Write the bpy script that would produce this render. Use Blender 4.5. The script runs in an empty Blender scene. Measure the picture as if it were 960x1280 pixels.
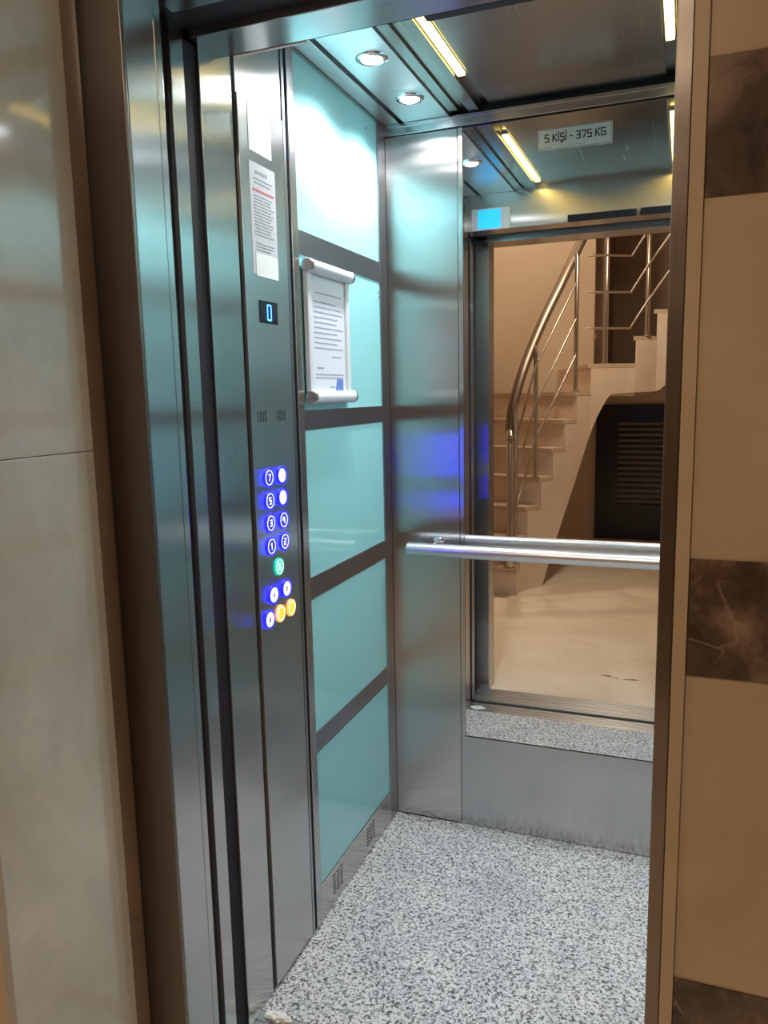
import bpy, bmesh, math, random
from mathutils import Vector, Matrix
random.seed(7)
SC = bpy.context.scene
COL = SC.collection
PI = math.pi

# ------------------------------------------------------------------ helpers
def mesh_obj(name, bm, mat, parent=None, smooth=None):
    me = bpy.data.meshes.new(name)
    bm.normal_update()
    bm.to_mesh(me); bm.free()
    o = bpy.data.objects.new(name, me)
    COL.objects.link(o)
    if mat: me.materials.append(mat)
    if parent: o.parent = parent
    if smooth is not None:
        for p in me.polygons: p.use_smooth = True
        try: me.set_sharp_from_angle(angle=math.radians(smooth))
        except Exception: pass
    return o

def empty(name):
    o = bpy.data.objects.new(name, None); COL.objects.link(o)
    o.empty_display_size = 0.05
    return o

def tag(o, label=None, cat=None, group=None, kind=None):
    if label: o['label'] = label
    if cat: o['category'] = cat
    if group: o['group'] = group
    if kind: o['kind'] = kind
    return o

def struct(o, label, cat):
    return tag(o, label, cat, kind='structure')

def NB(): return bmesh.new()

def box(bm, x0, x1, y0, y1, z0, z1, bev=0.0, M=None):
    t = bmesh.new()
    v = [t.verts.new((x, y, z)) for z in (z0, z1) for y in (y0, y1) for x in (x0, x1)]
    for f in ((0,2,3,1),(4,5,7,6),(0,1,5,4),(2,6,7,3),(0,4,6,2),(1,3,7,5)):
        t.faces.new([v[i] for i in f])
    if bev > 0:
        bmesh.ops.bevel(t, geom=t.edges[:], offset=bev, segments=2, profile=0.6, affect='EDGES')
    if M is not None: bmesh.ops.transform(t, matrix=M, verts=t.verts[:])
    merge(bm, t)

def merge(bm, t):
    mp = {}
    for v in t.verts: mp[v] = bm.verts.new(v.co)
    for f in t.faces:
        try: bm.faces.new([mp[v] for v in f.verts])
        except ValueError: pass
    t.free()

def cyl(bm, p0, p1, r, n=24, r1=None, cap=True):
    tube(bm, [p0, p1], [r, r if r1 is None else r1], n, cap)

def tube(bm, pts, r, n=12, cap=True):
    pts = [Vector(p) for p in pts]
    rs = r if isinstance(r, (list, tuple)) else [r]*len(pts)
    rings = []; prev = None
    for i, p in enumerate(pts):
        if i == 0: t = pts[1]-pts[0]
        elif i == len(pts)-1: t = pts[-1]-pts[-2]
        else: t = (pts[i]-pts[i-1]).normalized() + (pts[i+1]-pts[i]).normalized()
        if t.length < 1e-9: t = pts[min(i+1, len(pts)-1)]-pts[max(i-1, 0)]
        t.normalize()
        if prev is None:
            a = Vector((0,0,1)) if abs(t.z) < .9 else Vector((1,0,0))
            nrm = (a - t*a.dot(t)).normalized()
        else:
            nrm = prev - t*prev.dot(t)
            nrm.normalize()
        prev = nrm; b = t.cross(nrm)
        rings.append([bm.verts.new(p + (nrm*math.cos(2*PI*k/n) + b*math.sin(2*PI*k/n))*rs[i]) for k in range(n)])
    for i in range(len(rings)-1):
        for k in range(n):
            bm.faces.new((rings[i][k], rings[i][(k+1)%n], rings[i+1][(k+1)%n], rings[i+1][k]))
    if cap:
        bm.faces.new(rings[0][::-1]); bm.faces.new(rings[-1])

def lathe(bm, prof, M, n=32):
    """profile of (radius, height) turned about local z, placed by M"""
    rings = []
    for r, h in prof:
        if r < 1e-6: rings.append([bm.verts.new(M @ Vector((0,0,h)))])
        else: rings.append([bm.verts.new(M @ Vector((r*math.cos(2*PI*k/n), r*math.sin(2*PI*k/n), h))) for k in range(n)])
    for a, b in zip(rings, rings[1:]):
        for k in range(n):
            k2 = (k+1) % n
            if len(a) == 1 and len(b) == 1: continue
            if len(a) == 1: bm.faces.new((a[0], b[k2], b[k]))
            elif len(b) == 1: bm.faces.new((a[k], a[k2], b[0]))
            else: bm.faces.new((a[k], a[k2], b[k2], b[k]))

def prism(bm, pts, z0, z1):
    """vertical prism on a plan polygon"""
    lo = [bm.verts.new((x, y, z0)) for x, y in pts]
    hi = [bm.verts.new((x, y, z1)) for x, y in pts]
    n = len(pts)
    bm.faces.new(lo[::-1]); bm.faces.new(hi)
    for i in range(n):
        bm.faces.new((lo[i], lo[(i+1)%n], hi[(i+1)%n], hi[i]))
    bmesh.ops.recalc_face_normals(bm, faces=bm.faces[:])

def extrude_yz(bm, poly, x0, x1):
    lo = [bm.verts.new((x0, y, z)) for y, z in poly]
    hi = [bm.verts.new((x1, y, z)) for y, z in poly]
    n = len(poly)
    bm.faces.new(lo); bm.faces.new(hi[::-1])
    for i in range(n):
        bm.faces.new((lo[i], hi[i], hi[(i+1)%n], lo[(i+1)%n]))
    bmesh.ops.recalc_face_normals(bm, faces=bm.faces[:])

# stroke lettering: glyphs on a 4 x 6 grid, drawn as flat bars with square corners
GL = {
 '0': [[(0,0),(3,0),(3,6),(0,6),(0,0)]],
 '1': [[(.6,5),(1.8,6),(1.8,0)]],
 '2': [[(0,6),(3,6),(3,3),(0,3),(0,0),(3,0)]],
 '3': [[(0,6),(3,6),(3,0),(0,0)],[(.6,3),(3,3)]],
 '4': [[(0,6),(0,3),(3,3)],[(2.6,6),(2.6,0)]],
 '5': [[(3.2,6),(0,6),(0,3.2),(3.2,3.2),(3.2,0),(0,0)]],
 '7': [[(0,6),(3.2,6),(3.2,4.6),(1.5,0)]],
 'K': [[(0,0),(0,6)],[(3.3,6),(.7,3.1),(3.3,0)]],
 'i': [[(0,0),(0,5)],[(0,6.7),(0,7.5)]],
 's': [[(3.2,6),(0,6),(0,3.2),(3.2,3.2),(3.2,0),(0,0)],[(1.6,0),(1.6,-1.6),(.9,-1.6)]],
 'G': [[(3.4,6),(0,6),(0,0),(3.4,0),(3.4,2.8),(1.8,2.8)]],
 '-': [[(0,2.8),(1.7,2.8)]],
 'o': [[(0,0),(3,0),(3,6),(0,6),(0,0)]],
}
def strokes(bm, polys, O, U, V, s, w, depth, Nn):
    """polylines in (u,v) grid units scaled by s, bar width w (grid units), raised by depth along Nn"""
    O = Vector(O); U = Vector(U); V = Vector(V); Nn = Vector(Nn)
    for pl in polys:
        for (a0, a1), (b0, b1) in zip(pl, pl[1:]):
            d = Vector((b0-a0, b1-a1)); L = d.length
            if L < 1e-6: continue
            d /= L; p = Vector((-d.y, d.x))*w/2; e = d*w/2
            c = [Vector((a0,a1))-e-p, Vector((b0,b1))+e-p, Vector((b0,b1))+e+p, Vector((a0,a1))-e+p]
            lo = [bm.verts.new(O + U*(q.x*s) + V*(q.y*s)) for q in c]
            hi = [bm.verts.new(O + U*(q.x*s) + V*(q.y*s) + Nn*depth) for q in c]
            bm.faces.new(hi)
            for i in range(4): bm.faces.new((lo[i], lo[(i+1)%4], hi[(i+1)%4], hi[i]))

# ------------------------------------------------------------------ materials
def new_mat(name):
    m = bpy.data.materials.new(name); m.use_nodes = True
    nt = m.node_tree
    return m, nt, nt.nodes['Principled BSDF'], nt.nodes, nt.links

def setp(b, **k):
    for n, v in k.items():
        n = n.replace('_', ' ')
        if n in b.inputs: b.inputs[n].default_value = v

def plain(name, col, rough=.5, metal=0., **k):
    m, nt, b, N, L = new_mat(name)
    setp(b, Base_Color=(*col, 1), Roughness=rough, Metallic=metal, **k)
    return m

def coords(N, L, scale=(1,1,1)):
    tc = N.new('ShaderNodeTexCoord'); mp = N.new('ShaderNodeMapping')
    mp.inputs['Scale'].default_value = scale
    L.new(tc.outputs['Object'], mp.inputs['Vector'])
    return mp.outputs['Vector']

def noise(N, L, vec, scale, detail=4, rough=.5, dist=0.):
    n = N.new('ShaderNodeTexNoise')
    n.inputs['Scale'].default_value = scale; n.inputs['Detail'].default_value = detail
    n.inputs['Roughness'].default_value = rough; n.inputs['Distortion'].default_value = dist
    L.new(vec, n.inputs['Vector'])
    return n.outputs['Fac']

def ramp(N, L, fac, stops):
    r = N.new('ShaderNodeValToRGB')
    el = r.color_ramp.elements
    while len(el) < len(stops): el.new(.5)
    for e, (p, c) in zip(el, stops):
        e.position = p; e.color = (*c, 1) if len(c) == 3 else c
    L.new(fac, r.inputs['Fac'])
    return r.outputs['Color']

def mixc(N, L, a, b, fac, mode='MIX'):
    m = N.new('ShaderNodeMix'); m.data_type = 'RGBA'; m.blend_type = mode
    for s, v in ((m.inputs[0], fac), (m.inputs[6], a), (m.inputs[7], b)):
        if hasattr(v, 'is_linked') or hasattr(v, 'links'): L.new(v, s)
        else: s.default_value = v if not isinstance(v, tuple) or len(v) != 3 else (*v, 1)
    return m.outputs[2]

def emis(name, col, strength):
    m, nt, b, N, L = new_mat(name)
    setp(b, Base_Color=(*[min(c,.8) for c in col], 1), Roughness=.4)
    b.inputs['Emission Color'].default_value = (*col, 1)
    b.inputs['Emission Strength'].default_value = strength
    return m

def steel(name, col=(.50,.52,.53), rough=.24, aniso=.75, wave=.0035, brush='Z', wscale=2.2, lines=.02, mix=1.0):
    """brushed stainless steel: fine lines along the brush, streaks spread across it, gently wavy sheet"""
    m, nt, b, N, L = new_mat(name)
    sc = {'Z': (260, 260, 1.2), 'X': (1.2, 260, 260), 'Y': (260, 1.2, 260)}[brush]
    v = coords(N, L, sc)
    f = noise(N, L, v, 1.0, 3, .6)
    c = ramp(N, L, f, [(.25, tuple(x*.96 for x in col)), (.75, tuple(min(1, x*1.03) for x in col))])
    L.new(c, b.inputs['Base Color'])
    rr = N.new('ShaderNodeMapRange'); rr.inputs[3].default_value = rough*.85; rr.inputs[4].default_value = rough*1.2
    L.new(f, rr.inputs[0]); L.new(rr.outputs[0], b.inputs['Roughness'])
    setp(b, Metallic=mix)
    b.inputs['Anisotropic'].default_value = aniso
    g = N.new('ShaderNodeNewGeometry'); cr = N.new('ShaderNodeVectorMath'); cr.operation = 'CROSS_PRODUCT'
    L.new(g.outputs['True Normal'], cr.inputs[0])
    cr.inputs[1].default_value = {'Z': (0,0,1), 'X': (1,0,0), 'Y': (0,1,0)}[brush]
    L.new(cr.outputs[0], b.inputs['Tangent'])
    # the sheet is never quite flat
    w = coords(N, L, (.5, .5, 2.6))
    wf = noise(N, L, w, wscale, 1, .3)
    b1 = N.new('ShaderNodeBump'); b1.inputs['Distance'].default_value = wave*10; b1.inputs['Strength'].default_value = .25
    L.new(wf, b1.inputs['Height'])
    b2 = N.new('ShaderNodeBump'); b2.inputs['Distance'].default_value = .0004; b2.inputs['Strength'].default_value = lines
    L.new(f, b2.inputs['Height']); L.new(b1.outputs[0], b2.inputs['Normal'])
    L.new(b2.outputs[0], b.inputs['Normal'])
    return m

def marble(name, base, light, dark, scale=2.5, rough=.2, vein=.5, spots=True):
    m, nt, b, N, L = new_mat(name)
    v = coords(N, L)
    f = noise(N, L, v, scale, 6, .6, .8)
    c = ramp(N, L, f, [(.28, dark), (.5, base), (.75, light)])
    f2 = noise(N, L, v, scale*6, 5, .7, .3)
    c = mixc(N, L, c, tuple(x*.8 for x in base), ramp(N, L, f2, [(.42, (0,0,0)), (.72, (vein,)*3)]))
    if spots:
        vo = N.new('ShaderNodeTexVoronoi'); vo.inputs['Scale'].default_value = scale*3.2
        L.new(v, vo.inputs['Vector'])
        f3 = noise(N, L, v, scale*1.3, 2)
        mm = N.new('ShaderNodeMath'); mm.operation = 'MULTIPLY'
        L.new(ramp(N, L, vo.outputs['Distance'], [(.02, (1,1,1)), (.055, (0,0,0))]), mm.inputs[0])
        L.new(ramp(N, L, f3, [(.55, (0,0,0)), (.62, (1,1,1))]), mm.inputs[1])
        c = mixc(N, L, c, tuple(x*.35 for x in base), mm.outputs[0])
    L.new(c, b.inputs['Base Color'])
    setp(b, Roughness=rough)
    return m

def emperador(name):
    m, nt, b, N, L = new_mat(name)
    v = coords(N, L)
    f = noise(N, L, v, 11, 5, .62, .35)
    c = ramp(N, L, f, [(.36, (.030,.019,.013)), (.5, (.075,.047,.032)), (.68, (.20,.135,.095))])
    vo = N.new('ShaderNodeTexVoronoi'); vo.feature = 'DISTANCE_TO_EDGE'; vo.inputs['Scale'].default_value = 14
    mv = N.new('ShaderNodeVectorMath'); mv.operation = 'ADD'
    nn = N.new('ShaderNodeTexNoise'); nn.inputs['Scale'].default_value = 12; L.new(v, nn.inputs['Vector'])
    sc = N.new('ShaderNodeVectorMath'); sc.operation = 'SCALE'; sc.inputs['Scale'].default_value = .11
    L.new(nn.outputs['Color'], sc.inputs[0]); L.new(v, mv.inputs[0]); L.new(sc.outputs[0], mv.inputs[1])
    L.new(mv.outputs[0], vo.inputs['Vector'])
    mm = N.new('ShaderNodeMath'); mm.operation = 'MULTIPLY'
    L.new(ramp(N, L, vo.outputs['Distance'], [(.0, (.7,.7,.7)), (.035, (0,0,0))]), mm.inputs[0])
    L.new(ramp(N, L, noise(N, L, v, 8, 2), [(.48, (0,0,0)), (.66, (1,1,1))]), mm.inputs[1])
    c = mixc(N, L, c, (.30,.21,.15), mm.outputs[0])
    L.new(c, b.inputs['Base Color']); setp(b, Roughness=.22)
    return m

def granite(name):
    m, nt, b, N, L = new_mat(name)
    v = coords(N, L)
    vo = N.new('ShaderNodeTexVoronoi'); vo.inputs['Scale'].default_value = 230
    L.new(v, vo.inputs['Vector'])
    sp = N.new('ShaderNodeSeparateColor'); L.new(vo.outputs['Color'], sp.inputs[0])
    cl = noise(N, L, v, 105, 3, .6)
    ad = N.new('ShaderNodeMath'); ad.operation = 'MULTIPLY_ADD'; ad.inputs[1].default_value = .45
    L.new(sp.outputs[0], ad.inputs[0]); L.new(cl, ad.inputs[2])
    c = ramp(N, L, ad.outputs[0], [(.46, (.045,.045,.05)), (.57, (.22,.22,.23)), (.69, (.54,.54,.54)), (.88, (.80,.80,.785))])
    big = noise(N, L, v, 6, 3)
    c = mixc(N, L, c, ramp(N, L, big, [(.3, (.80,.82,.86)), (.7, (1,1,1))]), 1.0, 'MULTIPLY')
    L.new(c, b.inputs['Base Color']); setp(b, Roughness=.32)
    return m

def lobby_floor_mat():
    m, nt, b, N, L = new_mat('lobby_cream_marble')
    v = coords(N, L)
    f = noise(N, L, v, 2.2, 5, .6, .7)
    c = ramp(N, L, f, [(.3, (.66,.52,.37)), (.55, (.76,.64,.49)), (.8, (.82,.72,.58))])
    br = N.new('ShaderNodeTexBrick')
    br.inputs['Scale'].default_value = 1.0
    br.inputs['Color1'].default_value = (1,1,1,1); br.inputs['Color2'].default_value = (.93,.9,.87,1)
    br.inputs['Mortar'].default_value = (.72,.66,.58,1)
    br.inputs['Mortar Size'].default_value = .003; br.inputs['Brick Width'].default_value = .6; br.inputs['Row Height'].default_value = .3
    L.new(v, br.inputs['Vector'])
    c = mixc(N, L, c, br.outputs['Color'], .30, 'MULTIPLY')
    f2 = noise(N, L, v, 13, 5, .7, 1.2)
    c = mixc(N, L, c, (.36,.25,.16), ramp(N, L, f2, [(.60, (0,0,0)), (.78, (.45,.45,.45))]))
    L.new(c, b.inputs['Base Color']); setp(b, Roughness=.28)
    return m

def glass_teal():
    m, nt, b, N, L = new_mat('teal_backpainted_glass')
    setp(b, Base_Color=(.28,.645,.675,1), Roughness=.12)
    b.inputs['Coat Weight'].default_value = 1.0; b.inputs['Coat Roughness'].default_value = .02
    b.inputs['Roughness'].default_value = .42
    return m

def mirror_mat():
    m, nt, b, N, L = new_mat('silver_mirror')
    setp(b, Base_Color=(.84,.85,.84,1), Metallic=1.0, Roughness=.0)
    v = coords(N, L)
    f = noise(N, L, v, 7, 5, .7, .6)
    rr = ramp(N, L, f, [(.66, (0,0,0)), (.80, (.16,.16,.16))])
    L.new(rr, b.inputs['Roughness'])
    return m

M = {}
M['steel'] = steel('brushed_steel', (.58,.56,.55), .21, 1.0, wscale=1.1)
M['steel_dark'] = steel('brushed_steel_frame', (.40,.39,.37), .26)
M['steel_frame_reflection'] = steel('steel_with_lobby_reflection', (.20,.17,.145), .34, .4)  # brown of the reflected dark lobby is put into the steel's colour
M['steel_x'] = steel('brushed_steel_sideways', (.50,.51,.52), .22, .6, brush='X')
M['steel_y'] = steel('brushed_steel_lengthways', (.45,.46,.48), .25, .6, brush='Y')
M['panel_steel'] = steel('control_panel_steel', (.56,.55,.55), .30, .8, lines=.02)
M['band_steel'] = plain('band_steel', (.36,.37,.41), .28, 1.0)
M['trim_steel'] = plain('trim_steel', (.50,.50,.51), .26, 1.0)
M['trim_dark'] = plain('dark_trim_steel', (.36,.37,.40), .28, 1.0)
M['ceil_polished'] = steel('polished_ceiling_steel', (.74,.73,.75), .34, .5, brush='Y', wave=.002)
M['ceil_dark'] = steel('dark_mirror_steel', (.42,.42,.40), .25, .5, brush='Y', wave=.003)
M['chrome'] = plain('satin_chrome', (.78,.79,.82), .14, 1.0)
M['alu'] = plain('satin_aluminium', (.66,.68,.72), .32, 1.0)
M['alu_sill'] = steel('ribbed_aluminium_sill', (.55,.55,.55), .33, .6, brush='X')
M['gap'] = plain('black_gap', (.008,.008,.009), .6)
M['rubber'] = plain('dark_rubber', (.022,.018,.024), .6, 0., Specular_IOR_Level=.15)
M['teal'] = glass_teal()
M['mirror'] = mirror_mat()
M['granite'] = granite('speckled_granite')
M['cream'] = marble('cream_wall_marble', (.37,.285,.19), (.42,.33,.23), (.31,.235,.15), 1.6, .22, .35, False)
M['pier'] = marble('grey_cream_pier_marble', (.50,.47,.40), (.60,.56,.49), (.39,.36,.30), 2.6, .09, .45, True)
M['bullnose'] = marble('marble_edge_reflected_brown', (.20,.14,.10), (.25,.18,.13), (.15,.10,.07), 3, .2, .3, False)  # brown stands for edge shading and the reflected frame
M['brown'] = emperador('dark_brown_marble')
M['lobby_floor'] = lobby_floor_mat()
M['plaster'] = plain('cream_plaster', (.62,.49,.36), .8)
M['plaster_white'] = plain('white_plaster', (.75,.70,.62), .8)
M['recess_shade'] = plain('shade_brown_recess', (.19,.125,.085), .6)  # shade of the unlit recess is put into this wall colour
M['stair_stone'] = marble('stair_marble', (.68,.53,.41), (.74,.60,.48), (.60,.45,.33), 2.4, .35, .3, False)
M['stair_tread'] = marble('stair_tread_marble', (.52,.38,.27), (.58,.44,.32), (.44,.31,.21), 2.4, .3, .3, False)
M['rail_steel'] = plain('tube_steel', (.62,.56,.50), .22, 1.0)
M['rail_bronze'] = plain('brushed_handrail_tube', (.27,.21,.165), .45, 1.0)
M['black'] = plain('black_lacquer', (.012,.012,.013), .25)
M['slat'] = plain('dark_slat', (.26,.21,.18), .35)
M['white'] = plain('white_paper', (.60,.62,.68), .6)
M['sticker'] = plain('white_sticker', (.88,.88,.88), .35)
M['sheet'] = plain('grey_printed_sheet', (.55,.54,.58), .4)
M['ink'] = plain('grey_ink', (.22,.22,.26), .6)
M['ink_faint'] = plain('faint_ink', (.26,.28,.34), .6)
M['frame_white'] = plain('white_clip_frame', (.62,.64,.67), .3)
M['ink_red'] = plain('red_ink', (.45,.06,.07), .6)
M['ink_blue'] = plain('blue_print', (.10,.17,.45), .5)
M['plate'] = plain('engraved_plate', (.52,.53,.52), .35, .6)
M['letters'] = plain('black_letters', (.012,.012,.014), .5)
M['tissue'] = plain('white_tissue', (.82,.82,.80), .9)
M['lens'] = emis('downlight_lens', (.88,.95,1.0), 34)
M['led'] = emis('warm_led_strip', (1.0,.70,.20), 8)
M['screen_dark'] = plain('black_display_glass', (.010,.014,.022), .12)
M['digit'] = emis('blue_digit', (.03,.16,1.0), 9)
M['btn_blue'] = emis('blue_button_light', (.0006,.0004,1.0), 55)
M['btn_white'] = emis('white_button_light', (.9,.95,1.0), 3.2)
M['btn_soft'] = emis('soft_white_button_light', (.75,.82,1.0), 1.3)
M['btn_green'] = emis('green_button_light', (.0,.55,.24), 1.0)
M['btn_orange'] = emis('orange_button_light', (1.0,.38,.03), 1.5)
M['btn_dark'] = emis('dim_blue_button_face', (.03,.02,.6), .35)
M['glyph'] = emis('button_glyph_light', (.85,.92,1.0), 1.5)
M['screen_blue'] = emis('blue_screen', (.02,.40,.85), 1.5)
M['lobby_lamp'] = emis('warm_lobby_lamp', (1.0,.76,.50), 10)

W, D, H = 1.12, 0.9116, 2.20       # lift car: width, depth, height

# ------------------------------------------------------------------ lift car shell
def part(name, mat, parent, *boxes, bev=0.0, smooth=None):
    bm = NB()
    for b in boxes: box(bm, *b, bev=bev)
    return mesh_obj(name, bm, mat, parent, smooth)

fl = part('floor', M['granite'], None, (-.05, W+.05, -.004, D+.03, -.06, 0))
struct(fl, 'white and grey speckled granite floor of the lift car', 'floor')

BANDS = [(1.745,1.802), (1.327,1.376), (.898,.955), (.483,.540)]
def side_wall(right=False):
    sx = (lambda a, b: (a, b)) if not right else (lambda a, b: (W-b, W-a))
    nm = 'wall_lift_right' if right else 'wall_lift_left'
    r = part(nm, M['gap'], None, (*sx(-.05,-.012), .284 if not right else .0, D+.03, 0, H+.03))
    lim = [0.11] + [z for b in sorted(BANDS) for z in b] + [2.195]
    for i in range(5):
        part('glass_panel', M['teal'], r, (*sx(-.0118,-.002), .316, .850, lim[2*i]-.004, lim[2*i+1]+.004), bev=.0008)
    for z0, z1 in BANDS:
        part('steel_band', M['band_steel'], r, (*sx(-.0118,.001), .316, .850, z0, z1), bev=.001)
    part('edge_trim', M['trim_steel'], r, (*sx(-.0118,.003), .284, .3155, .0, 2.199), bev=.0015)
    part('corner_trim', M['trim_dark'], r, (*sx(-.0118,.002), .8505, D-.001, .0, 2.199), bev=.0015)
    part('kick_plate', M['steel'], r, (*sx(-.0118,.001), .316, .850, .002, .106), bev=.001)
    return r
wl = side_wall()
struct(wl, 'left wall of the lift car, teal glass panels between steel bands', 'wall')
wr_ = side_wall(True)
struct(wr_, 'right wall of the lift car, teal glass panels between steel bands', 'wall')
# ventilation slots in the left kick plate
bm = NB()
for yc in (.425, .672):
    for i in range(3):
        for j in range(6):
            box(bm, .0008, .0016, yc-.034+i*.024, yc-.018+i*.024, .032+j*.0105, .0355+j*.0105)
mesh_obj('vent_slots', bm, M['gap'], wl)
# small panel clips on the glass
bm = NB()
for y, z in ((.765, 2.155), (.838, 1.715), (.838, 1.70)):
    cyl(bm, (-.002, y, z), (.002, y, z), .004, 12)
mesh_obj('panel_clip', bm, M['chrome'], wl, 30)

# back wall
wb = part('wall_lift_back', M['gap'], None, (-.05, W+.05, D+.012, D+.05, 0, H+.03))
struct(wb, 'brushed steel back wall of the lift car around the tall mirror', 'wall')
part('side_panel', M['steel'], wb, (.002, .2265, D, D+.0118, .002, 2.168), bev=.0012)
part('side_panel', M['steel'], wb, (W-.2265, W-.002, D, D+.0118, .002, 2.168), bev=.0012)
part('lower_panel', M['steel_x'], wb, (.228, W-.228, D, D+.0118, .002, .308), bev=.0012)
part('top_trim', M['steel_x'], wb, (.002, W-.002, D-.009, D+.0118, 2.170, 2.199), (.002, W-.002, D-.013, D-.009, 2.190, 2.199), bev=.0012)
bm = NB()
box(bm, .003, .226, D-.001, D+.001, .001, .0035)
mesh_obj('floor_joint', bm, M['gap'], wb)

# front wall of the car (seen in the mirror) with its transom
wf = part('wall_lift_front', M['steel_x'], None, (.0, W, -.095, -.0022, 2.06, H+.02), bev=.0015)
part('transom_plate', M['steel'], wf, (.001, W-.001, -.002, 0, 2.0605, 2.199))
struct(wf, 'brushed steel transom above the lift car doorway, seen in the mirror', 'wall')
part('return_column', M['steel'], wf, (-.05, -.0002, -.064, .0485, .0, 2.20), bev=.0015)
part('return_column', M['steel'], wf, (.858, W+.05, -.064, -.001, .0, 2.06), bev=.0015)
bm = NB()
box(bm, .42, .675, .0005, .022, 2.061, 2.083); box(bm, .69, .84, .0005, .022, 2.061, 2.083)
mesh_obj('door_header_seal', bm, M['rubber'], wf)

# ceiling of the car
ce = part('ceiling', M['gap'], None, (-.05, W+.05, -.10, D+.05, H+.045, H+.07))
struct(ce, 'steel ceiling of the lift car with stepped trims along both sides', 'ceiling')
def mx(b):  # mirror a box across the car's middle
    return (W-b[1], W-b[0], *b[2:])
for f in (lambda b: b, mx):
    part('edge_cove', M['ceil_dark'], ce, f((-.012, .006, .0, D, H-.003, H+.044)))
    part('edge_slat', M['ceil_polished'], ce, f((.007, .053, .0, D, H, H+.044)), bev=.001)
    part('spot_panel', M['ceil_polished'], ce, f((.068, .206, .0, D, H, H+.044)), bev=.001)
    part('step_trim', M['ceil_dark'], ce, f((.208, .238, .0, D, H+.006, H+.044)), f((.239, .264, .0, D, H+.013, H+.044)), f((.265, .296, .0, D, H+.003, H+.044)), bev=.001)
    part('light_channel', M['ceil_dark'], ce, f((.2965, .3255, .0, D, H+.020, H+.044)))
part('center_panel', M['ceil_dark'], ce, (.326, W-.326, .0, D-.005, H+.012, H+.044), bev=.0015)

# downlights in the ceiling
def downlight(x, y, label):
    t = empty('downlight'); t.location = (x, y, H)
    tag(t, label, 'light', 'downlights in the lift ceiling')
    bm = NB()
    lathe(bm, [(.026,.006),(.026,-.004),(.030,-.006),(.037,-.004),(.040,.0),(.040,.004)], Matrix.Identity(4), 36)
    mesh_obj('rim', bm, M['chrome'], t, 40)
    bm = NB()
    lathe(bm, [(.0255,-.0005),(.022,-.006),(.014,-.0095),(0,-.0105)], Matrix.Identity(4), 36)
    mesh_obj('lens', bm, M['lens'], t, 60)
    ld = bpy.data.lights.new('downlight_lamp', 'SPOT')
    ld.energy = E_SPOT; ld.color = (.93,.98,1.0); ld.spot_size = math.radians(150); ld.spot_blend = .7; ld.shadow_soft_size = .022
    lo = bpy.data.objects.new('downlight_lamp', ld); COL.objects.link(lo); lo.parent = t; lo.location = (0,0,-.035)
    return t
E_SPOT = 21
downlight(.147, .448, 'round white downlight in the lift ceiling nearest the control panel')
downlight(.147, .724, 'round white downlight in the lift ceiling nearest the mirror, above teal glass')
downlight(W-.147, .448, 'right hand downlight nearest the doorway, seen only as a glint in the marble pier')
downlight(W-.147, .724, 'right hand downlight nearest the mirror, seen only as a glint in the marble pier')

def led_strip(x, label):
    t = empty('led_strip'); t.location = (x, 0, H)
    tag(t, label, 'light', 'warm strips in the lift ceiling')
    bm = NB(); box(bm, -.012, .012, .060, .660, .012, .0199, .001)
    mesh_obj('channel', bm, M['alu'], t)
    bm = NB()
    for i in range(58):
        y = .068+i*.0101
        box(bm, -.0095, .0095, y, y+.0088, .006, .0119, .0012)
    mesh_obj('diffuser', bm, M['led'], t)
    return t
led_strip(.311, 'glowing warm yellow light strip in the lift ceiling beside the downlights')
led_strip(W-.311, 'warm yellow light strip on the far right of the lift ceiling behind the jamb')

# ------------------------------------------------------------------ landing doorway
dr = part('door_1', M['steel'], None, (-.018, .045, -.335, -.240, .0, 2.12), bev=.002)
struct(dr, 'steel door frame of the lift landing', 'door frame')
part('face_plate', M['steel_frame_reflection'], dr, (-.036, .0452, -.343, -.3355, .0, 2.16), bev=.0015)
part('frame_seam', M['steel_dark'], dr, (.0446, .0456, -.2585, -.2570, .0, 2.04))
part('header', M['steel_x'], dr, (.0453, .8445, -.335, -.205, 2.05, 2.16), bev=.0015)
part('header_face', M['steel_frame_reflection'], dr, (.0453, .8445, -.343, -.3355, 2.05, 2.16), bev=.001)
part('right_jamb', M['steel'], dr, (.845, .864, -.335, -.205, .0, 2.16), bev=.0015)
part('right_face_plate', M['steel_frame_reflection'], dr, (.845, .864, -.343, -.3355, .0, 2.16), bev=.0012)

d2 = part('door_2', M['steel'], None, (-.06, -.001, -.152, -.112, .004, 2.09), bev=.0015)
struct(d2, 'retracted steel sliding door panel seen edge on in its slot', 'door')
part('slot', M['gap'], d2, (-.075, -.012, -.238, -.153, .0, 2.09), (-.12, -.062, -.22, -.06, .0, 2.2))
part('car_door_edge', M['rubber'], d2, (-.06, -.006, -.1115, -.0645, .004, 2.06), bev=.002)
part('door_head', M['gap'], d2, (-.06, .90, -.2045, -.0955, 2.075, 2.22))
part('right_door_edge', M['steel'], d2, (.862, .92, -.162, -.07, .004, 2.07), bev=.0015)

ts = part('trim_1', M['alu_sill'], None, (-.03, .90, -.098, -.005, -.06, -.0025))
struct(ts, 'grooved aluminium sills across the lift doorway', 'threshold')
bm = NB()
for y0 in (-.092, -.072, -.052): box(bm, -.03, .90, y0, y0+.012, -.003, 0.0, .0008)
box(bm, -.03, .90, -.032, -.006, -.003, .0, .0008)
mesh_obj('car_sill_ribs', bm, M['alu_sill'], ts)
part('sill_gap', M['gap'], ts, (-.03, .90, -.128, -.099, -.06, -.03))
bm = NB(); box(bm, -.03, .90, -.280, -.129, -.06, -.0025)
for y0 in (-.279, -.256, -.226, -.206, -.176, -.152): box(bm, -.03, .90, y0, y0+.016, -.003, 0.0, .0008)
mesh_obj('landing_sill', bm, M['alu_sill'], ts)

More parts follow.
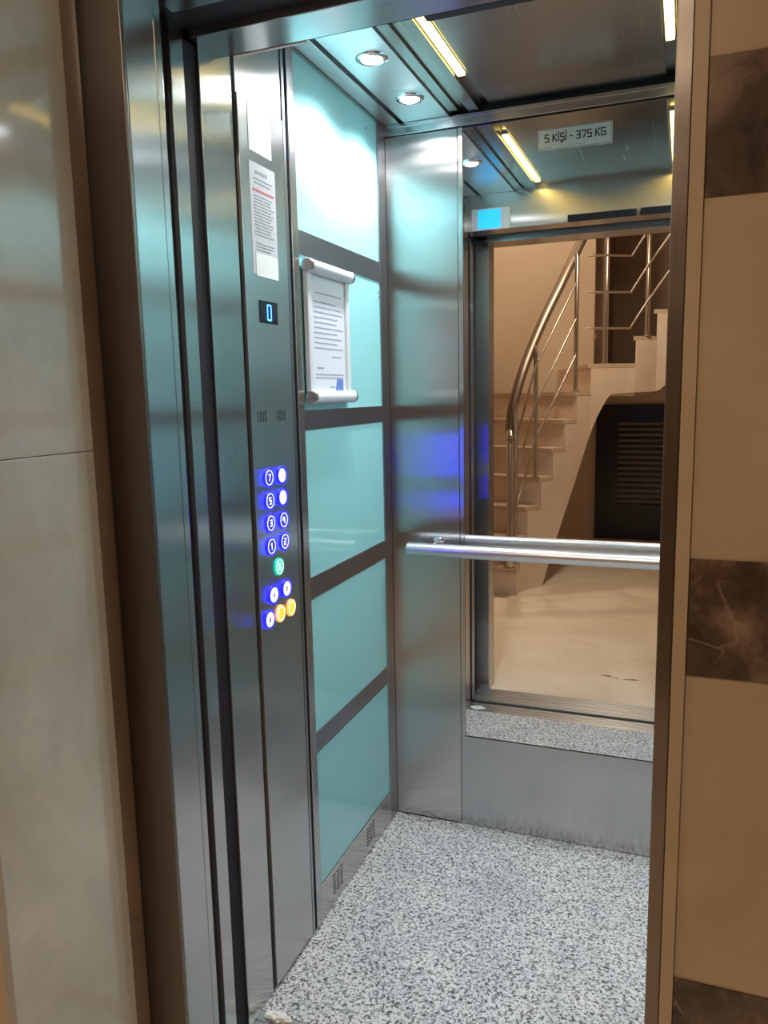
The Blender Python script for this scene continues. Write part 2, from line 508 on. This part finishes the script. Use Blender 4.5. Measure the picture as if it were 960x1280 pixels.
# ------------------------------------------------------------------ mirror, sign, rail
mr = empty('mirror'); mr.location = (W/2, D, .31)
tag(mr, 'tall frameless mirror on the back wall of the lift reflecting the stairs', 'mirror')
def rel(bm, o):
    bmesh.ops.translate(bm, verts=bm.verts[:], vec=-Vector(o.location))
bm = NB(); box(bm, .243, W-.243, D+.0002, D+.0118, .311, 2.166, .0006); rel(bm, mr)
mesh_obj('glass', bm, M['mirror'], mr)
bm = NB()
box(bm, .2285, .2425, D-.002, D+.0118, .309, 2.168, .001); box(bm, W-.2425, W-.2285, D-.002, D+.0118, .309, 2.168, .001); rel(bm, mr)
mesh_obj('edge_strip', bm, M['steel'], mr)

sg = empty('capacity_sign'); sg.location = (.5605, D-.0006, 2.1015)
tag(sg, 'small grey plate reading 5 KİŞİ - 375 KG stuck high on the mirror', 'sign')
bm = NB(); box(bm, -.100, .100, -.0025, 0, -.0285, .0285, .0006); mesh_obj('plate', bm, M['plate'], sg)
bm = NB()
for b in ((-.098,.098,.0262,.0274),(-.098,.098,-.0274,-.0262),(-.0982,-.097,-.0274,.0274),(.097,.0982,-.0274,.0274)):
    box(bm, b[0], b[1], -.0030, -.0024, b[2], b[3])
mesh_obj('border_line', bm, M['letters'], sg)
bm = NB()
x = -.080; s = .00305
for ch in '5 Kisi - 375 KG':
    if ch == ' ': x += s*2.1; continue
    strokes(bm, GL[ch], (x, -.0026, -.006), (1,0,0), (0,0,1), s, 1.05, .0006, (0,-1,0))
    wd = max(p[0] for pl in GL[ch] for p in pl)
    x += s*(wd+1.75)
mesh_obj('lettering', bm, M['letters'], sg)
bm = NB()
for i in range(6): box(bm, -.094+i*.006, -.0905+i*.006, -.0030, -.0024, -.0235, -.0195)
mesh_obj('corner_print', bm, M['ink'], sg); bm = NB()
for i in range(20): box(bm, -.035+i*.0032, -.0325+i*.0032, -.0030, -.0024, -.0215, -.0200)
mesh_obj('small_print', bm, M['ink'], sg)

hr = empty('handrail'); hr.location = (.16, D, .935)
tag(hr, 'satin chrome handrail tube across the mirror on round brackets', 'handrail')
bm = NB(); yr = D-.085
tube(bm, [(.083,yr,.936),(.0845,yr,.936),(W-.0845,yr,.936),(W-.083,yr,.936)], [.019,.0205,.0205,.019], 32); rel(bm, hr)
mesh_obj('rail', bm, M['alu'], hr, 40)
for x in (.158, W-.158):
    bm = NB()
    tube(bm, [(x,D-.006,.945),(x,D-.045,.946),(x,yr+.004,.938)], .0075, 16)
    mt = Matrix.Translation((x, D, .945)) @ Matrix.Rotation(PI/2, 4, 'X')
    lathe(bm, [(0,.009),(.011,.009),(.018,.0055),(.020,.0),(0,.0)], mt, 28); rel(bm, hr)
    mesh_obj('bracket', bm, M['chrome'], hr, 40)

# ------------------------------------------------------------------ floor display on the transom
di = empty('floor_display'); di.location = (.113, .001, 2.101)
tag(di, 'small blue lit screen in a white bezel above the doorway, seen in the mirror', 'display')
bm = NB(); box(bm, -.079, .079, 0, .008, -.042, .042, .0025); mesh_obj('bezel', bm, M['sticker'], di)
bm = NB(); box(bm, -.052, .040, .0082, .0098, -.036, .036, .0006); mesh_obj('screen', bm, M['screen_blue'], di)

# ------------------------------------------------------------------ control panel
cp = empty('control_panel'); cp.location = (0, .1555, 0)
tag(cp, 'full height brushed steel control panel with lit buttons left of the teal glass', 'control panel')
def crel(bm): rel(bm, cp)
bm = NB(); box(bm, -.03, .0045, .0600, .2520, .012, 2.020, .0012); box(bm, -.03, .0015, .0600, .2520, 2.0205, 2.198, .0008); crel(bm)
mesh_obj('face_plate', bm, M['panel_steel'], cp)
bm = NB(); box(bm, -.04, -.006, .0490, .0595, .0, 2.02); box(bm, -.04, -.004, .2525, .2835, .0, 2.199); crel(bm)
mesh_obj('shadow_gap', bm, M['gap'], cp)
bm = NB(); box(bm, -.03, .001, .2615, .2735, .0, 2.199, .001); crel(bm)
mesh_obj('joint_trim', bm, M['trim_dark'], cp)
# digital floor display
bm = NB(); box(bm, .0045, .0060, .112, .193, 1.570, 1.618, .0004); crel(bm)
sd = mesh_obj('display', bm, M['screen_dark'], cp)
bm = NB()
strokes(bm, [[(0,.35),(0,2.65)],[(0,3.35),(0,5.65)],[(3,.35),(3,2.65)],[(3,3.35),(3,5.65)],[(.35,6),(2.65,6)],[(.35,0),(2.65,0)]],
        (.0061, .146, 1.578), (0,1,0), (0,0,1), .0053, .62, .0004, (1,0,0)); crel(bm)
mesh_obj('digit', bm, M['digit'], sd)
# speaker slots
for yc in (.104, .192):
    bm = NB()
    for i in range(4): box(bm, .0044, .0050, yc-.018+i*.0110, yc-.0138+i*.0110, 1.356, 1.380)
    crel(bm); mesh_obj('speaker_slots', bm, M['gap'], cp)
# buttons
def disc(bm, y, z, prof):
    lathe(bm, prof, Matrix.Translation((.0045, y, z)) @ Matrix.Rotation(PI/2, 4, 'Y'), 32)
R0 = .0185
def button(y, z, face, glyph=None, ring='btn_blue', gm='glyph'):
    bm = NB(); disc(bm, y, z, [(R0,.0),(R0,.0032),(R0-.0008,.0037),(R0-.0030,.0037),(R0-.0030,.001)]); crel(bm)
    b = mesh_obj('button', bm, M['alu'], cp, 35)
    bm = NB(); disc(bm, y, z, [(R0+.0020,.0),(R0+.0020,.0034),(R0+.0001,.0036)]); crel(bm)
    mesh_obj('halo_ring', bm, M[ring], b, 35)
    bm = NB(); disc(bm, y, z, [(R0-.0031,.001),(R0-.0034,.0032),(0,.0036)]); crel(bm)
    mesh_obj('face', bm, M[face], b, 35)
    if glyph:
        bm = NB(); disc(bm, y, z, [(R0-.0016,.0036),(R0-.0016,.0042),(R0-.0034,.0042),(R0-.0034,.0036)])
        crel(bm); mesh_obj('lit_rim', bm, M['btn_soft'], b, 35)
        bm = NB(); strokes(bm, glyph, (.0080, y-.0036, z-.0070), (0,1,0), (0,0,1), .0023, .85, .0006, (1,0,0)); crel(bm)
        mesh_obj('glyph', bm, M[gm], b)
for (y, z, ch) in ((.119,1.232,'7'),(.119,1.180,'5'),(.118,1.129,'3'),(.117,1.076,'1'),(.179,1.127,'4'),(.180,1.076,'2')):
    button(y, z, 'btn_dark', GL[ch])
button(.179, 1.231, 'btn_white'); button(.179, 1.180, 'btn_white')
button(.150, 1.022, 'btn_green', GL['0'], 'btn_green')
CL = [[(0,1),(1.2,3),(0,5)],[(3,1),(1.8,3),(3,5)]]
OP = [[(1,1),(-.2,3),(1,5)],[(2,1),(3.2,3),(2,5)]]
BELL = [[(.2,1),(2.8,1)],[(.6,1),(.6,4),(1.5,5.2),(2.4,4),(2.4,1)],[(1.5,.2),(1.5,.6)]]
button(.118, .963, 'btn_soft', CL, 'btn_blue', 'letters'); button(.180, .963, 'btn_soft', OP, 'btn_blue', 'letters')
button(.095, .911, 'btn_soft', BELL, 'btn_blue', 'letters')
button(.148, .911, 'btn_orange', [[(1.5,1),(1.5,5)]], 'btn_orange', 'btn_orange'); button(.200, .911, 'btn_orange', [[(.6,1),(2.4,5)]], 'btn_orange', 'btn_orange')

# stickers on the panel
def sheet(name, label, cat, y0, y1, z0, z1, mat, th=.0006, x=.0046):
    t = empty(name); t.location = (x, (y0+y1)/2, (z0+z1)/2)
    tag(t, label, cat)
    bm = NB(); box(bm, x, x+th, y0, y1, z0, z1); rel(bm, t)
    mesh_obj('paper', bm, M[mat], t)
    return t
def lines(parent, name, mat, rows, x):
    bm = NB()
    for y0, y1, z, h in rows:
        yy = y0
        while yy < y1-.002:
            wv = random.uniform(.006, .016)
            box(bm, x, x+.0003, yy, min(yy+wv, y1), z, z+h)
            yy += wv + .0022
    rel(bm, parent); return mesh_obj(name, bm, M[mat], parent)
s1 = sheet('notice_sheet', 'blank white sheet stuck at the top of the control panel', 'notice', .098, .194, 1.921, 2.018, 'sticker')
s2 = sheet('notice_sheet', 'grey printed rules sheet with a red line on the control panel', 'notice', .095, .205, 1.672, 1.900, 'sheet')
xx = .0052
lines(s2, 'printed_heading', 'ink', [(.118,.170,1.878,.007),(.112,.190,1.866,.0035),(.112,.184,1.858,.0035)], xx)
lines(s2, 'printed_red_line', 'ink_red', [(.106,.197,1.842,.005)], xx)
lines(s2, 'printed_text', 'ink', [(.108+random.uniform(0,.006),.196-random.uniform(0,.02),1.832-i*.0066,.0024) for i in range(13)], xx)
lines(s2, 'printed_text', 'ink', [(.112+random.uniform(0,.006),.192-random.uniform(0,.02),1.735-i*.0066,.0024) for i in range(3)], xx)
s3 = sheet('blank_label', 'small blank white label just above the blue digit display', 'label', .108, .204, 1.668, 1.716, 'sticker', x=.0053)

# ------------------------------------------------------------------ notice board on the teal glass
nb = empty('clip_board'); nb.location = (0, .455, 1.565)
tag(nb, 'narrow white clip frame with rolled ends hung on the teal glass', 'notice board')
bm = NB(); box(bm, .0022, .008, .332, .578, 1.405, 1.730, .001); rel(bm, nb); mesh_obj('backing', bm, M['alu'], nb)
for y0, y1 in ((.330,.352),(.560,.582)):
    bm = NB(); box(bm, .0022, .015, y0, y1, 1.400, 1.735, .003); rel(bm, nb); mesh_obj('side_rail', bm, M['frame_white'], nb)
for zc, nm in ((1.721,'top_roll'),(1.407,'bottom_roll')):
    bm = NB(); tube(bm, [(.0165,.336,zc),(.0165,.576,zc)], .0155, 24); rel(bm, nb)
    rr = mesh_obj(nm, bm, M['frame_white'], nb, 40)
    for y0, y1 in ((.326,.3362),(.5758,.585)):
        bm = NB(); tube(bm, [(.0165,y0,zc),(.0165,y0+.002,zc),(.0165,y1,zc)], [.0145,.0165,.0165], 24); rel(bm, nb)
        mesh_obj('end_cap', bm, M['alu'], rr, 40)
ps = empty('paper_notice'); ps.location = (.0085, .455, 1.565)
tag(ps, 'typed white letter with a blue corner mark inside the clip frame', 'notice')
bm = NB(); box(bm, .0082, .0088, .3525, .5595, 1.412, 1.716); rel(bm, ps); mesh_obj('paper', bm, M['white'], ps)
rows = [(.385,.540,1.662,.0035)] + [(.372, random.choice([.545,.535,.51]), 1.640-i*.0125, .0032) for i in range(10)] + [(.47,.53,1.508,.003),(.382,.42,1.478,.0035),(.374,.545,1.462,.003),(.374,.54,1.454,.003),(.458,.487,1.430,.004)]
lines(ps, 'printed_text', 'ink_faint', rows, .0089)
bm = NB()
q = [(.484,1.414),(.540,1.414),(.538,1.453),(.500,1.453)]
lo = [bm.verts.new((.0089,y,z)) for y,z in q]; hi = [bm.verts.new((.0092,y,z)) for y,z in q]
bm.faces.new(hi)
for i in range(4): bm.faces.new((lo[i], lo[(i+1)%4], hi[(i+1)%4], hi[i]))
bmesh.ops.recalc_face_normals(bm, faces=bm.faces[:]); rel(bm, ps)
mesh_obj('blue_mark', bm, M['ink_blue'], ps)

# crumpled tissue at the sill
bm = NB()
bmesh.ops.create_icosphere(bm, subdivisions=3, radius=1)
for v in bm.verts:
    n = v.co.normalized(); k = 1+.35*math.sin(7*n.x+3*n.y)*math.cos(5*n.y-4*n.z)+random.uniform(-.12,.12)
    v.co = Vector((n.x*.030*k, n.y*.012*k, max(-.55, n.z)*.010*k))
tis = mesh_obj('paper_scrap', bm, M['tissue'], None)
tis.location = (.048, -.018, .0052)
tag(tis, 'small crumpled white paper scrap on the sill in the left corner of the doorway', 'paper')

# ------------------------------------------------------------------ lobby shell
YB = -4.38
wp = part('wall_pier', M['pier'], None, (-.33, -.030, -.640, -.386, 0, 1.3296), (-.33, -.030, -.640, -.386, 1.3304, 2.75), bev=.0012)
struct(wp, 'glossy grey cream marble pier on the left of the lift doorway', 'wall')
bm = NB()
# rounded edge of the pier's slab, shading and reflected brown in its colour
cs = [(-.030-.0065*(1-math.cos(a)), -.386+.0425*math.sin(a)) for a in [i*PI/2/8 for i in range(9)]]
prism(bm, [(-.10,-.386)] + cs + [(-.10,-.343)], 0, 2.75)
mesh_obj('slab_edge', bm, M['bullnose'], wp, 40)
bm = NB(); box(bm, -.0302, -.0292, -.655, -.6405, 0, 2.75); box(bm, -.33, -.0302, -.655, -.6405, 0, 2.75)
mesh_obj('corner_strip', bm, M['cream'], wp)

wr = part('wall_right', M['cream'], None, (.882, 2.60, -.345, -.25, 0, 2.75))
struct(wr, 'cream marble landing wall with dark brown marble bands', 'wall')
part('edge_strip', M['cream'], wr, (.8645, .8815, -.352, -.25, 0, 2.75), bev=.0012)
z = 1.794
for zt in (2.394, 1.794, 1.194, .594):
    part('brown_band', M['brown'], wr, (.8825, 2.60, -.3475, -.3452, zt-.157, zt), bev=.0006)
wo = part('wall_over', M['cream'], None, (-.33, .8640, -.345, -.25, 2.165, 2.75))
struct(wo, 'cream wall above the lift door frame', 'wall')
wls = part('wall_left', M['plaster'], None, (-1.85, -1.75, -5.2, -.64, 0, 4.4))
struct(wls, 'plain left wall of the lobby', 'wall')
wfl = part('wall_front', M['cream'], None, (-1.75, -.331, -.70, -.60, 0, 2.75))
struct(wfl, 'cream wall running left from the marble pier', 'wall')
wrs = part('wall_lobby_right', M['plaster'], None, (2.60, 2.70, -5.2, -.25, 0, 4.4))
struct(wrs, 'plain right wall of the lobby', 'wall')
lf = part('floor_lobby', M['lobby_floor'], None, (-1.85, 2.70, -5.3, -.281, -.06, 0))
struct(lf, 'cream marble lobby floor seen in the mirror', 'floor')
bm = NB()
for (x, y, a, l, w) in ((.555,-.62,.2,.030,.010),(.672,-.60,-.15,.036,.009),(.60,-.60,.5,.014,.006)):
    R = Matrix.Translation((x,y,.0004)) @ Matrix.Rotation(a,4,'Z')
    pts = [R @ Vector((l*math.cos(t)*(1+.3*math.sin(3*t)), w*math.sin(t)*(1+.3*math.cos(5*t)), 0)) for t in [i*2*PI/18 for i in range(18)]]
    bm.faces.new([bm.verts.new(p) for p in pts])
mesh_obj('scuff_marks', bm, plain('brown_scuff', (.22,.14,.08), .5), lf)
bk = part('wall_back', M['plaster'], None, (-1.75, .06, YB-.1, YB, 0, 4.4), (.06, 2.6, YB-.1, YB, 0, 1.40))
struct(bk, 'plain cream wall behind the stairs', 'wall')
bk2 = part('wall_recess', M['recess_shade'], None, (.06, 2.6, -5.3, -5.2, 1.40, 4.4), (.06, .16, -5.2, YB-.1, 1.40, 4.4), (.06, 2.6, -5.2, YB-.1, 1.30, 1.40))
struct(bk2, 'recess wall, coloured dark brown for shade, beside the upper stairs', 'wall')
cl = part('ceiling_lobby', M['plaster_white'], None, (-1.75, 2.6, -2.30, -.25, 2.75, 2.85))
struct(cl, 'low white lobby ceiling in front of the lift', 'ceiling')
cl2 = part('ceiling_stairwell', M['plaster_white'], None, (-1.85, 2.7, -5.3, -2.3, 4.4, 4.5), (-1.85, 2.7, -2.32, -2.22, 2.86, 4.5))
struct(cl2, 'high white ceiling over the stairwell', 'ceiling')

# lobby lamps
def lobby_lamp(x, y, z, e, label):
    t = empty('ceiling_lamp'); t.location = (x, y, z)
    tag(t, label, 'light', 'lobby ceiling lamps')
    bm = NB(); lathe(bm, [(0,0),(.12,0),(.125,-.012),(.105,-.02),(.10,-.012)], Matrix.Identity(4), 36); mesh_obj('rim', bm, M['sticker'], t, 40)
    bm = NB(); lathe(bm, [(.10,-.012),(.08,-.028),(.04,-.036),(0,-.038)], Matrix.Identity(4), 36); mesh_obj('diffuser', bm, M['lobby_lamp'], t, 60)
    ld = bpy.data.lights.new('lobby_lamp_light', 'AREA'); ld.shape = 'DISK'; ld.size = .2; ld.energy = e; ld.color = (1.0,.82,.62)
    lo = bpy.data.objects.new('lobby_lamp_light', ld); COL.objects.link(lo); lo.parent = t; lo.location = (0,0,-.05)
lobby_lamp(.45, -2.05, 2.75, 26, 'round warm ceiling lamp over the lobby floor, behind the viewer')
lobby_lamp(-.55, -3.40, 4.40, 46, 'round warm ceiling lamp high in the stairwell')

# ------------------------------------------------------------------ staircase (seen in the mirror)
h = .2
I = {1:(-.192,-2.024), 2:(-.188,-2.114), 3:(-.152,-2.215), 4:(-.078,-2.329), 5:(-.013,-2.441), 6:(.054,-2.552), 7:(.122,-2.667), 8:(.208,-2.786),
     9:(.513,-2.992), 10:(.654,-3.135)}
for k in range(11, 16): I[k] = (I[k-1][0]+.20, I[k-1][1]-.06)
TH = {1:176, 2:172, 3:168, 4:164, 5:160, 6:155, 7:148, 8:106, 9:86, 10:78, 11:90, 12:90, 13:90, 14:90, 15:90}
O = {}
for k in I:
    a = math.radians(TH[k]); dx, dy = math.cos(a), -math.sin(a)
    L = 1.60
    if dx < -.01: L = min(L, (-1.745-I[k][0])/dx)
    if dy < -.01: L = min(L, (YB+.005-I[k][1])/dy)
    O[k] = (I[k][0]+dx*L, I[k][1]+dy*L)
st = empty('staircase'); st.location = (I[1][0], I[1][1], 0)
tag(st, 'curving cream marble staircase rising to the right, seen in the mirror', 'staircase')
for k in range(1, 15):
    bm = NB()
    pg = [I[k], I[k+1], O[k+1], O[k]]
    if k == 8: pg = [I[8], (.316,-2.857), I[9], O[9], O[8]]
    z0 = 0 if k < 4 else k*h-(.36 if k < 8 else .24)
    prism(bm, pg, z0, k*h-.031); rel(bm, st)
    sp = mesh_obj('step', bm, M['stair_stone'], st)
    # tread slab with a nosing over the riser
    e = Vector((I[k+1][0]-I[k][0], I[k+1][1]-I[k][1])).normalized()*.022
    e2 = Vector((O[k+1][0]-O[k][0], O[k+1][1]-O[k][1])); e2 = e2.normalized()*.022 if e2.length > .02 else e
    side = Vector((I[k][0]-O[k][0], I[k][1]-O[k][1])).normalized()*.012
    pg2 = [(I[k][0]-e.x+side.x, I[k][1]-e.y+side.y)] + [(p[0]+side.x, p[1]+side.y) for p in pg[1:(3 if k == 8 else 2)]] + pg[(3 if k == 8 else 2):-1] + [(O[k][0]-e2.x, O[k][1]-e2.y)]
    bm = NB(); prism(bm, pg2, k*h-.030, k*h); rel(bm, st)
    mesh_obj('tread', bm, M['stair_tread'], sp)
# stringer: a curved panel along the inner edge, stepped above, sweeping soffit below
SOF = [(-.192,0),(-.066,0.0),(-.032,.155),(.015,.345),(.062,.526),(.102,.676),(.15,.862),(.196,1.045),(.259,1.218),(.335,1.374),(.5,1.384),(.676,1.39),(.90,1.60),(1.5,2.2),(2.2,2.9)]
def sof(x):
    for (a, za), (b, zb) in zip(SOF, SOF[1:]):
        if x <= b: return za + (zb-za)*max(0, (x-a))/(b-a)
    return SOF[-1][1]
cur = []
for k in range(1, 15):
    pa, pb = I[k], I[k+1]
    seq = [pa, pb] if k != 8 else [pa, (.316,-2.857), pb]
    for (a, b) in zip(seq, seq[1:]):
        for i in range(6):
            t0, t1 = i/6, (i+1)/6
            cur.append(((a[0]+(b[0]-a[0])*t0, a[1]+(b[1]-a[1])*t0), (a[0]+(b[0]-a[0])*t1, a[1]+(b[1]-a[1])*t1), k*h-.0305))
bm = NB()
for a, b, zt in cur:
    d = Vector((b[0]-a[0], b[1]-a[1], 0)).normalized(); n = Vector((-d.y, d.x, 0))
    if n.y < 0: n = -n      # towards the lift
    za, zb = sof(a[0]), sof(b[0])
    if k == 1: pass
    c = []
    for off in (.0005, .010):
        c.append([Vector((a[0], a[1], za))+n*off, Vector((b[0], b[1], zb))+n*off, Vector((b[0], b[1], zt))+n*off, Vector((a[0], a[1], zt))+n*off])
    f = [[bm.verts.new(p) for p in q] for q in c]
    bm.faces.new(f[1]); bm.faces.new(f[0][::-1])
    for i in range(4): bm.faces.new((f[0][i], f[0][(i+1)%4], f[1][(i+1)%4], f[1][i]))
bmesh.ops.recalc_face_normals(bm, faces=bm.faces[:]); rel(bm, st)
mesh_obj('stringer', bm, M['stair_stone'], st)

# railing
rg = empty('stair_railing'); rg.location = (-.223, -1.99, h)
tag(rg, 'tubular steel stair railing with a bent handrail, seen in the mirror', 'railing')
def seg(bm, *a, **k): pass
HR = [(-.243,-2.075,1.14),(-.232,-2.110,1.30),(-.196,-2.20,1.50),(-.150,-2.33,1.70),(-.078,-2.47,1.93),(.00,-2.60,2.14),(.088,-2.74,2.38),(.17,-2.84,2.56),(.30,-2.93,2.66),(.42,-3.0,2.68),(.60,-3.10,2.86),(.86,-3.22,3.14),(1.3,-3.36,3.6)]
def smooth_path(P, n=6):
    P = [Vector(p) for p in P]; out = []
    for i in range(len(P)-1):
        p0 = P[max(i-1,0)]; p1 = P[i]; p2 = P[i+1]; p3 = P[min(i+2,len(P)-1)]
        for j in range(n):
            t = j/n
            out.append(.5*((2*p1)+(-p0+p2)*t+(2*p0-5*p1+4*p2-p3)*t*t+(-p0+3*p1-3*p2+p3)*t**3))
    out.append(P[-1]); return out
bm = NB(); tube(bm, smooth_path(HR), .034, 16); rel(bm, rg); mesh_obj('handrail_tube', bm, M['rail_bronze'], rg, 50)
bm = NB(); tube(bm, [(-.223,-1.992,h),(-.223,-1.992,1.03),(-.226,-2.010,1.10),(-.243,-2.078,1.15)], .024, 18)
tube(bm, [(-.224,-1.998,1.085),(-.226,-2.006,1.105)], .029, 18); lathe(bm, [(.045,0),(.045,.006),(.026,.012)], Matrix.Translation((-.223,-1.992,h)), 24); rel(bm, rg)
mesh_obj('newel_post', bm, M['rail_steel'], rg, 50)
BAL = [(-.200,-2.060,.4,1.33),(-.112,-2.318,.8,1.72),(.112,-2.695,1.4,2.40),(.305,-2.880,1.6,2.64),(.585,-3.080,1.8,2.84),(.86,-3.20,2.2,3.12)]
for x, y, z0, z1 in BAL:
    bm = NB(); tube(bm, [(x,y,z0),(x,y,z1-.06),(x-.01,y-.02,z1)], .0165, 14)
    lathe(bm, [(.034,0),(.034,.005),(.018,.010)], Matrix.Translation((x,y,z0)), 20); rel(bm, rg)
    mesh_obj('baluster', bm, M['rail_steel'], rg, 50)
for i, off in enumerate((.26,.52,.78)):
    pts = [(-.204,-2.03,.2+off*.7), (-.190,-2.06,.4+off*.9)] + [(x+.0,y+.018,z0+off) for x,y,z0,z1 in BAL[1:4]] + [(.47,-2.985,1.6+off)] + [(x,y+.018,z0+off) for x,y,z0,z1 in BAL[4:]]
    a = BAL[3]
    for q in (pts[:4], [(a[0]-.13, a[1]+.060, a[2]+off)] + pts[4:]):
        bm = NB(); tube(bm, q, .0085, 8); rel(bm, rg); mesh_obj('rail_rod', bm, M['rail_steel'], rg, 50)

# louvred dark door under the stairs
lv = empty('louvred_door'); lv.location = (.46, YB, 0)
tag(lv, 'black louvred door in the wall under the stairs, seen in the mirror', 'door')
bm = NB()
for b in ((.10,.30,.005,1.27),(.30,1.14,1.12,1.27),(.30,1.14,.005,.34),(1.06,1.14,.34,1.12)):
    box(bm, b[0], b[1], YB+.001, YB+.035, b[2], b[3])
box(bm, .30, 1.06, YB+.001, YB+.008, .34, 1.12); rel(bm, lv)
mesh_obj('door_leaf', bm, M['black'], lv)
bm = NB()
for i in range(15):
    zc = .365+i*.052
    box(bm, -.38, .38, -.012, .012, -.003, .003, 0, Matrix.Translation((.68, YB+.022, zc)) @ Matrix.Rotation(math.radians(-40), 4, 'X'))
rel(bm, lv); mesh_obj('louvre_slats', bm, M['slat'], lv)

# ------------------------------------------------------------------ world, camera, colour
w = bpy.data.worlds.new('world'); SC.world = w; w.use_nodes = True
w.node_tree.nodes['Background'].inputs[0].default_value = (.9,.75,.6,1)
w.node_tree.nodes['Background'].inputs[1].default_value = .02

cam = bpy.data.cameras.new('camera'); co = bpy.data.objects.new('camera', cam); COL.objects.link(co)
cam.sensor_fit = 'HORIZONTAL'; cam.sensor_width = 36; cam.lens = 36*970.44/960; cam.clip_start = .01
cr, cu, cf = Vector((0.933613,0.357669,-0.020960)), Vector((-0.034371,0.147644,0.988443)), Vector((-0.356630,0.922103,-0.150136))
mt = Matrix((cr, cu, -cf)).transposed().to_4x4(); mt.translation = Vector((0.868622,-1.400566,1.411414))
co.matrix_world = mt
SC.camera = co
vs = SC.view_settings
vs.view_transform = 'Standard'; vs.look = 'None'; vs.gamma = 1.0; vs.use_curve_mapping = False; vs.exposure = 0.0
SC.cycles.sample_clamp_indirect = 4.0
SC.cycles.max_bounces = 12; SC.cycles.glossy_bounces = 8; SC.cycles.diffuse_bounces = 5
SC.cycles.use_denoising = True
